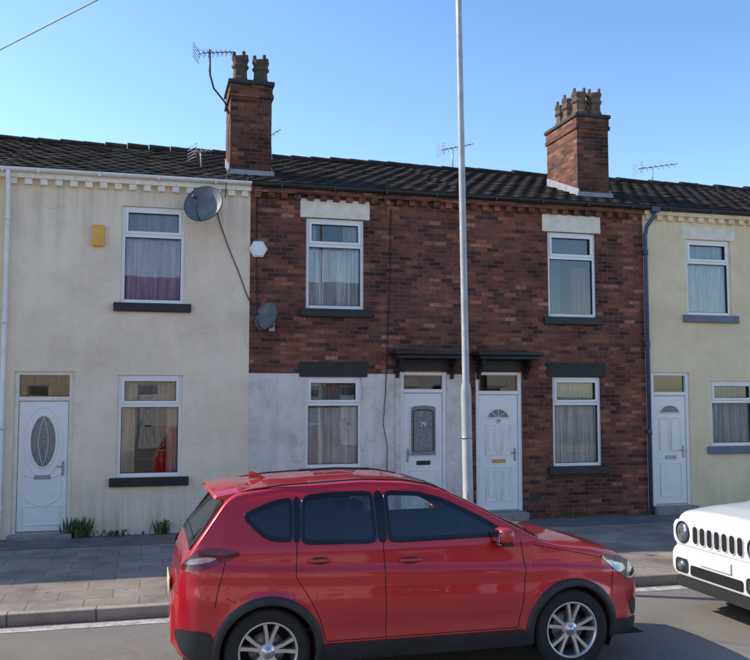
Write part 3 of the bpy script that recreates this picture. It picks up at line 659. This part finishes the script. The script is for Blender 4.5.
def build_car(name,loc,rz,S,col):
    root=empty(name,loc,rz)
    top=interp(S['top'],.05);plan=interp(S['plan'],.05);prof=interp(S['prof'],.04)
    belt=S['belt'];R=S['R'];AR=S['AR'];wx=S['wx'];drop=interp(S['drop'],.1)
    cr=S.get('crease',interp([(0,.93)],0))
    def sy(x,z):
        w=plan(x)*prof(z)
        zc=cr(x);k=max(0,min(1,(2.1-abs(x))/.3));w+=.022/(1+exp((z-zc)/.012))*k
        w-=.012*exp(-((z-zc+.14)/.07)**2)*k
        w-=.020*exp(-((z-.50)/.09)**2)*max(0,min(1,(1.25-abs(x))/.5))
        for cx in wx:
            d=hypot(x-cx,z-R);w+=.018*exp(-((d-AR)/.07)**2)
        return w
    def bot(x):
        b=S['bot'](x)
        for cx in wx:
            d=abs(x-cx)
            if d<AR: b=max(b,R+sqrt(AR*AR-d*d))
        return b
    xs=set();x0=S['top'][0][0];x1=S['top'][-1][0]
    k=int((x1-x0)/.028)
    for i in range(k+1): xs.add(round(x0+(x1-x0)*i/k,4))
    for e in range(1,24):
        xs.add(round(x0+.22*(e/24)**1.6,4));xs.add(round(x1-.22*(e/24)**1.6,4))
    for cx in wx:
        for a in range(0,181,6): xs.add(round(cx+AR*cos(radians(a)),4))
        xs.add(round(cx+AR+.001,4));xs.add(round(cx-AR-.001,4))
    xs=sorted(xs);xx=[xs[0]]
    for x in xs[1:]:
        if x-xx[-1]>.0008: xx.append(x)
    xs=xx
    NS,NC=52,14;v=[];ex=2.6
    def ze(x): return top(x)-drop(x)
    def capz(x,fr): return ze(x)+drop(x)*(max(0,1-abs(fr)**ex))**(1/ex)
    for x in xs:
        zb=bot(x);z2=max(ze(x),zb+.02);half=[(0,zb),(sy(x,zb)*.6,zb)]
        for i in range(NS+1):
            z=zb+(z2-zb)*i/NS;half.append((sy(x,z),z))
        we=sy(x,z2)
        for i in range(1,NC+1):
            a=pi/2*i/NC;half.append((we*max(0,cos(a))**(2/ex) if i<NC else 0,z2+drop(x)*sin(a)**(2/ex)))
        full=[(-y,z) for y,z in half]+[(y,z) for y,z in half[-2:0:-1]]
        for y,z in full: v.append((x,y,z))
    m=len(full);f=[]
    sidewins=[resample(w[0],90) for w in S['win']]
    ws0,ws1=S['ws'];rs0,rs1=S['rs'];fw=.90
    def gone(idx):
        ps=[v[i] for i in idx]
        zc=sum(p[2] for p in ps)/4
        if zc<belt: return False
        for w in sidewins:
            if all(inside((p[0],p[2]),w) for p in ps) and all(abs(p[1])>.4 for p in ps): 
                return all(p[2]<=ze(p[0])+.002 for p in ps)
        for a,b in ((ws0,ws1),(rs0,rs1)):
            if all(a+.02<p[0]<b-.02 and abs(p[1])<sy(p[0],ze(p[0]))*(fw-.04) and p[2]>ze(p[0])+.001 for p in ps): return True
        return False
    for i in range(len(xs)-1):
        for j in range(m):
            q=(i*m+j,(i+1)*m+j,(i+1)*m+(j+1)%m,i*m+(j+1)%m)
            if not gone(q): f.append(q)
    f.append(tuple(range(m)));f.append(tuple((len(xs)-1)*m+j for j in range(m))[::-1])
    body=mesh('car_body',v,f,col,root,True)
    def sidept(x,z,off,s): return (x,s*(sy(x,min(z,ze(x)))+off),z)
    def patch(nm,poly,off,mat,n=70,sides=(-1,1),g=.05,rnd=2):
        poly=resample(poly,n,rnd);xa=min(p[0] for p in poly);xb=max(p[0] for p in poly);za=min(p[1] for p in poly);zb=max(p[1] for p in poly)
        pts=list(poly);inn=inset(poly,g*.4);x=xa
        while x<xb:
            z=za
            while z<zb:
                if inside((x,z),inn): pts.append((x,z))
                z+=g
            x+=g
        r=delaunay_2d_cdt([Vector(p) for p in pts],[(i,(i+1)%n) for i in range(n)],[tuple(range(n))],1,1e-6)
        for s in sides:
            mesh(nm,[sidept(p[0],p[1],off,s) for p in r[0]],[tuple(t) if s<0 else tuple(t)[::-1] for t in r[2]],mat,root,True)
    def ring(nm,poly,d,off,mat,n=90,tr=.006,rnd=2):
        poly=resample(poly,n,rnd);inn=inset(poly,d)
        for s in (-1,1):
            vv=[sidept(x,z,off,s) for x,z in poly]+[sidept(x,z,off,s) for x,z in inn];mesh(nm,vv,[(i,(i+1)%n,n+(i+1)%n,n+i) for i in range(n)],mat,root,True)
            if tr: tube(nm+'_seal',[sidept(x,z,off,s) for x,z in poly],tr,CM['trim'],root,6,True)
    def line(nm,pts,r=.004,mat=None,off=.0):
        for s in (-1,1):
            P2=[]
            for a,b in zip(pts,pts[1:]):
                for t in range(8): P2.append((a[0]+(b[0]-a[0])*t/8,a[1]+(b[1]-a[1])*t/8))
            P2.append(pts[-1]);tube(nm,[sidept(x,z,off,s) for x,z in P2],r,mat or CM['void'],root,5)
    for w,g in S['win']:
        patch('side_window',w,.002,CM[g],90);ring('window_surround',w,.034,.005,CM['trim'])
    for w in S['pillar']: patch('pillar_cover',w,.006,CM['trim'])
    for nm,(a,b),gm in (('windscreen',(ws0,ws1),'glassf'),('rear_window',(rs0,rs1),'glassr')):
        for nn,fr0,fr1,off,xa,xb,mm in ((nm,-fw,fw,.003,a,b,CM[gm]),(nm+'_frit_l',-fw,-fw+.06,.006,a,b,CM['trim']),(nm+'_frit_r',fw-.06,fw,.006,a,b,CM['trim']),(nm+'_frit_t',-fw,fw,.007,(a if nm=='windscreen' else b-.05),(a+.05 if nm=='windscreen' else b),CM['trim']),(nm+'_frit_b',-fw,fw,.007,(b-.06 if nm=='windscreen' else a),(b if nm=='windscreen' else a+.04),CM['trim'])):
            vv=[];ff=[];nx,ny=18,24
            for i in range(nx+1):
                x=xa+(xb-xa)*i/nx
                for j in range(ny+1):
                    fr=fr0+(fr1-fr0)*j/ny;vv.append((x+(off if nm=='windscreen' else -off)*.7,fr*sy(x,ze(x)),capz(x,fr)+off))
            for i in range(nx):
                for j in range(ny): q=i*(ny+1)+j;ff.append((q,q+ny+1,q+ny+2,q+1))
            mesh(nn,vv,ff,mm,root,True)
    for y0,y1 in ((-.55,.05),(.1,.62)):
        pts=[]
        for t in range(9):
            y=y0+(y1-y0)*t/8;x=ws1-.03-.10*(t/8);fr=y/sy(x,ze(x));pts.append((x+.01,y,capz(x,max(-.95,min(.95,fr)))+.02))
        tube('wiper',pts,.008,CM['dark'],root,5)
    for cx in wx:
        for s in (-1,1):
            vv=[];ff=[];n=40;a0=-12
            for i in range(n+1):
                a=radians(a0+(180-2*a0)*i/n)
                rows=[(AR-.012,-.05),(AR-.012,.012),(AR+.004,.022),(AR+S['clad'],.014),(AR+S['clad']+.004,-.004)]
                for rr,o in rows:
                    px=cx+rr*cos(a);pz=R+rr*sin(a);pz=max(pz,S['bot'](px)-.004);vv.append((px,s*(sy(px,pz)+o),pz))
            for i in range(n):
                for j in range(4): q=i*5+j;ff.append((q,q+1,q+6,q+5))
            mesh('arch_cladding',vv,ff,CM['dark'],root,True)
            vv=[];ff=[]
            for i in range(n+1):
                a=radians(-25+230*i/n)
                for yy in (.55,S['W']-.03): vv.append((cx+AR*cos(a),s*yy,R+AR*sin(a)))
            for i in range(n): ff.append((2*i,2*i+1,2*i+3,2*i+2))
            mesh('arch_liner',vv,ff,CM['void'],root,True)
    zs=S['sillz'];b=S['bot'](0)
    patch('sill_cladding',[(wx[0]+AR+.006,b-.006),(wx[1]-AR-.006,b-.006),(wx[1]-AR-.03,zs),(wx[0]+AR+.03,zs)],.012,CM['dark'],80,rnd=1)
    for nm,poly,off,mm in S['panels']: patch(nm,poly,off,CM[mm] if isinstance(mm,str) else mm,60,g=.04)
    for pts in S['lines']: line('panel_gap',pts,.0035)
    for (hx,hz) in S['handles']:
        for s in (-1,1):
            y=s*(sy(hx,hz)+.026);h=box('door_handle',-.10,.10,-.012,.012,-.015,.015,col,root,.011,3);h.location=(hx,y,hz)
            mesh('handle_recess',[sidept(hx+.085*cos(t*pi/12),hz-.005+.03*sin(t*pi/12),.002,s) for t in range(24)],[tuple(range(24))],CM['dark'],root)
    mesh('underbody_pan',[(x0+.1,-.8,b-.0),(x1-.1,-.8,b),(x1-.1,.8,b),(x0+.1,.8,b)],[(0,1,2,3)],CM['void'],root)
    box('underbody',x0+.25,x1-.25,-.60,.60,b+.01,belt-.35,CM['void'],root)
    box('interior_floor',-1.6,1.0,-.75,.75,b+.2,b+.24,CM['dark'],root)
    box('dashboard',S['dash'],S['dash']+.4,-.72,.72,.6,belt-.03,CM['dark'],root,.06,3)
    for sx_,sy_ in ((-.15,-.37),(-.15,.37),(-1.0,-.4),(-1.0,.4)):
        o=box('seat_base',-.25,.25,-.25,.25,.5,.68,CM['seat'],root,.06,3);o.location=(sx_,sy_,0)
        o=box('seat_back',-.07,.07,-.25,.25,0,.68,CM['seatlight' if sx_>-.5 else 'seat'],root,.06,3);o.location=(sx_-.14,sy_,.64);o.rotation_euler=(0,radians(-14),0)
        o=box('headrest',-.05,.05,-.13,.13,0,.18,CM['seatlight' if sx_>-.5 else 'seat'],root,.045,3);o.location=(sx_-.33,sy_,1.32);o.rotation_euler=(0,radians(-8),0)
    c=Vector((S['dash']-.12,S['drv']*.37,belt+.06));tube('steering_wheel',[c+Vector((.06*sin(t*pi/12),.18*cos(t*pi/12),.17*sin(t*pi/12))) for t in range(24)],.014,CM['dark'],root,6,True)
    mx,mz=S['mirror']
    for s in (-1,1):
        y=s*(sy(mx,mz)+.11);o=box('door_mirror',-.07,.08,-.10,.10,-.065,.075,col,root,.055,4);o.location=(mx,y,mz)
        o=box('mirror_glass',-.003,.003,-.08,.08,-.045,.055,CM['chrome'],root);o.location=(mx-.072,y,mz+.005)
        tube('mirror_stalk',[(mx+.02,s*(sy(mx,mz)-.02),mz-.07),(mx+.02,y-s*.04,mz-.05)],.025,CM['dark'],root)
        box('mirror_base',mx-.055,mx+.07,y-.08,y+.08,mz-.078,mz-.055,CM['dark'],root,.01,2)
    for i,cx in enumerate(wx):
        for s in (-1,1): wheel(root,cx,s*(S['W']-.13),R,S['rim'],s,S['spokes'])
    return root,sy,ze
red=paint('red_metallic_paint',(.56,.010,.022),.22,.28)
white=paint('white_car_paint',(.80,.79,.77),0,.3)
grey=paint('grey_car_paint',(.12,.13,.14),.5,.3)
S1=dict(W=.915,H=1.68,R=.355,AR=.40,wx=(-1.35,1.35),rim=.245,spokes=5,belt=1.06,clad=.055,sillz=.40,
 top=[(-2.11,.64),(-2.095,.80),(-2.07,.97),(-2.02,1.12),(-1.96,1.22),(-1.68,1.59),(-1.58,1.64),(-1.2,1.685),(-.5,1.71),(-.1,1.69),(.2,1.63),(.6,1.44),(1.10,1.17),(1.25,1.13),(1.6,1.085),(1.93,1.0),(2.10,.89),(2.18,.78),(2.23,.62)],
 drop=[(-2.11,.05),(-2.0,.09),(-1.75,.07),(-.5,.055),(.2,.05),(.7,.07),(1.1,.06),(1.5,.07),(2.0,.10),(2.23,.08)],
 plan=[(-2.11,.54),(-2.09,.63),(-2.03,.75),(-1.92,.835),(-1.7,.88),(-1.4,.908),(-.8,.918),(.6,.92),(1.3,.91),(1.7,.875),(1.96,.79),(2.10,.68),(2.19,.56),(2.23,.46)],
 prof=[(.2,.93),(.3,.955),(.42,.985),(.6,.998),(.78,1.0),(.93,.985),(1.06,.960),(1.18,.925),(1.3,.87),(1.45,.80),(1.55,.745),(1.62,.68),(1.75,.55)],
 bot=interp([(-2.11,.42),(-2.05,.33),(-1.8,.28),(-1.2,.26),(1.2,.26),(1.8,.25),(2.12,.27),(2.23,.34)],.03),
 crease=interp([(-2.2,1.06),(-1.2,1.01),(0,.97),(1.2,.93),(2.3,.82)]),
 win=[([(.80,1.20),(.55,1.355),(.2,1.525),(0,1.58),(-.33,1.60),(-.33,1.185)],'glassf'),([(-.42,1.185),(-.42,1.60),(-.8,1.595),(-1.05,1.575),(-1.08,1.20)],'glassr'),([(-1.14,1.215),(-1.12,1.57),(-1.30,1.54),(-1.54,1.45),(-1.53,1.40),(-1.36,1.24)],'glassr')],
 pillar=[[(-.335,1.185),(-.335,1.60),(-.415,1.60),(-.415,1.185)],[(-1.085,1.205),(-1.06,1.575),(-1.12,1.57),(-1.14,1.215)]],
 ws=(.15,1.09),rs=(-1.975,-1.70),dash=.55,drv=-1,mirror=(.68,1.21),
 panels=[('tail_lamp',[(-1.54,1.14),(-1.70,1.19),(-1.92,1.19),(-2.045,1.06),(-2.04,1.0),(-1.90,1.02),(-1.74,1.075)],.008,'taillamp'),
  ('tail_lamp_clear',[(-1.76,1.12),(-1.90,1.125),(-2.01,1.09),(-2.02,1.06),(-1.88,1.075),(-1.78,1.10)],.012,'tailclear'),
  ('headlamp',[(1.64,1.00),(1.88,.965),(2.02,.90),(2.14,.77),(2.11,.72),(1.98,.735),(1.85,.82),(1.72,.92)],.007,'lampclear'),
  ('fog_lamp_surround',[(1.98,.55),(2.13,.56),(2.17,.42),(2.06,.38)],.006,'dark'),
  ('rear_bumper_cladding',[(-1.80,.36),(-1.79,.54),(-1.95,.55),(-2.08,.55),(-2.09,.48),(-2.02,.33),(-1.83,.285)],.008,'dark'),
  ('front_bumper_cladding',[(1.80,.27),(1.81,.42),(2.0,.38),(2.15,.38),(2.17,.30),(2.1,.265),(1.9,.25)],.008,'dark')],
 lines=[[(-.375,1.18),(-.375,.75),(-.37,.42)],[(.88,1.15),(.90,.9),(.86,.6),(.82,.42)],[(-1.11,1.20),(-1.13,.95),(-1.02,.78),(-.93,.60),(-.88,.42)],[(-.88,.42),(0,.42),(.82,.42)],[(1.70,.96),(1.35,1.04),(1.0,1.11)],[(-1.70,1.08),(-1.76,.85),(-1.78,.74)],[(1.78,.90),(1.76,.62)]],
 handles=[(-.15,1.04),(-.93,1.07)])
car,sy1,ze1=build_car('parked_car',(2.355,-7.0,0),0,S1,red)
def car_extras(car,col):
    box('rear_number_plate',-2.125,-2.115,-.26,.26,.74,.86,CM['platey'],car,.004,1)
    box('front_grille',2.205,2.245,-.40,.40,.46,.72,CM['dark'],car,.015,2)
    tube('grille_chrome',[(2.24,-.44,.74),(2.25,-.3,.6),(2.255,0,.56),(2.25,.3,.6),(2.24,.44,.74)],.012,CM['chrome'],car,8)
    v=[];f=[]
    for i,(x,z) in enumerate(((-1.48,1.668),(-1.62,1.668),(-1.81,1.635),(-1.83,1.615),(-1.68,1.60))):
        for j in range(21):
            t=-1+2*j/20;v.append((x+.06*t*t,t*.585,z-.055*abs(t)**3))
    for i in range(5):
        for j in range(20): a=i*21+j;b=((i+1)%5)*21+j;f.append((a,a+1,b+1,b))
    for e in (0,20): f.append(tuple(i*21+e for i in range(5)))
    o=mesh('roof_spoiler',v,f,col,car,False);recalc(o)
    o=prism('shark_fin_aerial',[(-1.26,1.675),(-1.38,1.735),(-1.41,1.735),(-1.42,1.67)],-.012,.012,col,car);recalc(o)
    for s in (-1,1): tube('roof_moulding',[(x,s*(.60-.05*max(0,-x-1.0)**1),ze1(x)+.043) for x in [-1.55+.1*i for i in range(18)]],.008,CM['dark'],car,6)
car_extras(car,red)
S2=dict(W=.9,H=1.69,R=.35,AR=.41,wx=(-1.28,1.30),rim=.235,spokes=5,belt=1.02,clad=.06,sillz=.42,
 top=[(-2.08,.8),(-2.06,1.1),(-1.95,1.5),(-1.85,1.62),(-1.2,1.68),(-.2,1.70),(.3,1.66),(.45,1.60),(.98,1.24),(1.1,1.20),(1.6,1.17),(1.95,1.13),(2.05,1.06),(2.09,.97)],
 drop=[(-2.08,.06),(-1.8,.08),(0,.06),(.7,.06),(1.1,.06),(1.9,.07),(2.09,.05)],
 plan=[(-2.08,.72),(-2.0,.84),(-1.8,.89),(0,.90),(1.3,.90),(1.8,.88),(1.98,.84),(2.06,.79),(2.09,.74)],
 prof=[(.2,.94),(.35,.97),(.55,1.0),(.9,1.0),(1.05,.975),(1.15,.955),(1.4,.88),(1.6,.80),(1.75,.7)],
 bot=interp([(-2.08,.4),(-1.9,.28),(1.9,.26),(2.09,.36)],.03),
 win=[([(.80,1.18),(.45,1.49),(.35,1.54),(-.35,1.55),(-.35,1.14)],'glassf'),([(-.43,1.14),(-.43,1.55),(-1.2,1.54),(-1.22,1.15)],'glassr'),([(-1.3,1.16),(-1.3,1.53),(-1.7,1.49),(-1.72,1.22)],'glassr')],
 pillar=[[(-.35,1.14),(-.35,1.55),(-.43,1.55),(-.43,1.14)]],ws=(.42,.99),rs=(-2.03,-1.92),dash=.45,drv=-1,mirror=(.70,1.19),
 panels=[],lines=[[(-.39,1.1),(-.39,.44)],[(.86,1.12),(.88,.7),(.82,.44)],[(1.0,1.15),(1.9,1.08)]],handles=[(-.2,.98),(-1.05,.99)])
jp,syj,zej=build_car('parked_car',(8.02,-6.93,0),pi,S2,white)
fx=2.09
def rr(y1,y2,z1,z2,r,n=6):
    o=[]
    for cy,cz,a0 in ((y2-r,z2-r,0),(y1+r,z2-r,90),(y1+r,z1+r,180),(y2-r,z1+r,270)):
        for i in range(n+1):
            a=radians(a0+90*i/n);o.append((cy+r*cos(a),cz+r*sin(a)))
    return o
def xprism(nm,poly,xa,xb,mat,P,bev=0):
    n=len(poly);v=[(xa,y,z) for y,z in poly]+[(xb,y,z) for y,z in poly]
    f=[tuple(range(n))[::-1],tuple(n+i for i in range(n))]+[(i,(i+1)%n,n+(i+1)%n,n+i) for i in range(n)]
    o=mesh(nm,v,f,mat,P)
    if bev:
        bm=bmesh.new();bm.from_mesh(o.data);bm.faces.ensure_lookup_table()
        bmesh.ops.bevel(bm,geom=list(bm.faces[1].edges),offset=bev,segments=3,affect='EDGES',profile=.5);bm.to_mesh(o.data);bm.free()
        recalc(o);o.data.polygons.foreach_set('use_smooth',[True]*len(o.data.polygons))
    return o
xprism('grille_surround',rr(-.80,.80,.74,1.02,.10),fx-.06,fx+.02,white,jp,.015)
for i in range(7):
    yc=(i-3)*.125
    xprism('grille_slot',rr(yc-.046,yc+.046,.785,.975,.04),fx+.0,fx+.024,CM['void'],jp)
    tube('grille_slot_rim',[(fx+.024,y,z) for y,z in rr(yc-.049,yc+.049,.781,.979,.044)],.006,white,jp,6,True)
for s in (-1,1):
    lathe('headlamp_bezel',[(.125,0),(.125,.03),(.105,.035),(.10,.01)],CM['dark'],jp,32,axis=(1,0,0),loc=(fx,s*.61,.885))
    lathe('headlamp_lens',[(.105,.02),(.08,.04),(.04,.05),(0,.052)],CM['lampclear'],jp,32,axis=(1,0,0),loc=(fx,s*.61,.885))
    xprism('fog_lamp_recess',rr(s*.60-.12,s*.60+.12,.44,.60,.05),fx-.03,fx+.049,CM['dark'],jp)
    lathe('fog_lamp',[(.06,.0),(.05,.02),(0,.03)],CM['lampclear'],jp,24,axis=(1,0,0),loc=(fx+.046,s*.60,.52))
xprism('front_bumper',rr(-.80,.80,.40,.735,.12),fx-.10,fx+.045,white,jp,.03)
xprism('bumper_lower_grille',rr(-.44,.44,.44,.55,.03),fx,fx+.052,CM['void'],jp)
xprism('bumper_skirt',rr(-.74,.74,.28,.398,.04),fx-.10,fx+.03,CM['dark'],jp)
box('front_number_plate',fx+.046,fx+.062,-.26,.26,.58,.69,CM['plate'],jp,.003,1)
pc,_,_=build_car('parked_car',(-4.0,-6.75,0),0,dict(S1),grey);car_extras(pc,grey)
# ------------------------------------------------------------------ light
d=Vector((1.15,-.55,-1)).normalized()
el=asin(-d.z);az=atan2(-d.x,-d.y)
sl=bpy.data.lights.new('sun','SUN');sl.energy=5.0;sl.angle=radians(.5);sl.color=(1,.92,.79)
so=bpy.data.objects.new('sun',sl);link(so);so.rotation_euler=d.to_track_quat('-Z','Y').to_euler();so.location=(-20,10,20)
w=bpy.data.worlds.new('World');scene.world=w;w.use_nodes=True;nt=w.node_tree
sk=nt.nodes.new('ShaderNodeTexSky');sk.sky_type='NISHITA';sk.sun_disc=False;sk.sun_elevation=el;sk.sun_rotation=az
sk.air_density=1.1;sk.dust_density=.6;sk.ozone_density=3.0
gm=nt.nodes.new('ShaderNodeGamma');gm.inputs[1].default_value=1.28
nt.links.new(sk.outputs[0],gm.inputs[0])
bg=nt.nodes['Background'];nt.links.new(gm.outputs[0],bg.inputs[0]);bg.inputs[1].default_value=.17
# ------------------------------------------------------------------ camera
cd=bpy.data.cameras.new('camera');co_=bpy.data.objects.new('camera',cd);link(co_)
cd.sensor_fit='HORIZONTAL';cd.sensor_width=36;cd.lens=870/750*36;cd.clip_end=2000;cd.clip_start=.05
co_.location=(0,-15.07,2.45);co_.rotation_euler=(radians(90+4.14),0,radians(-14.8))
scene.camera=co_
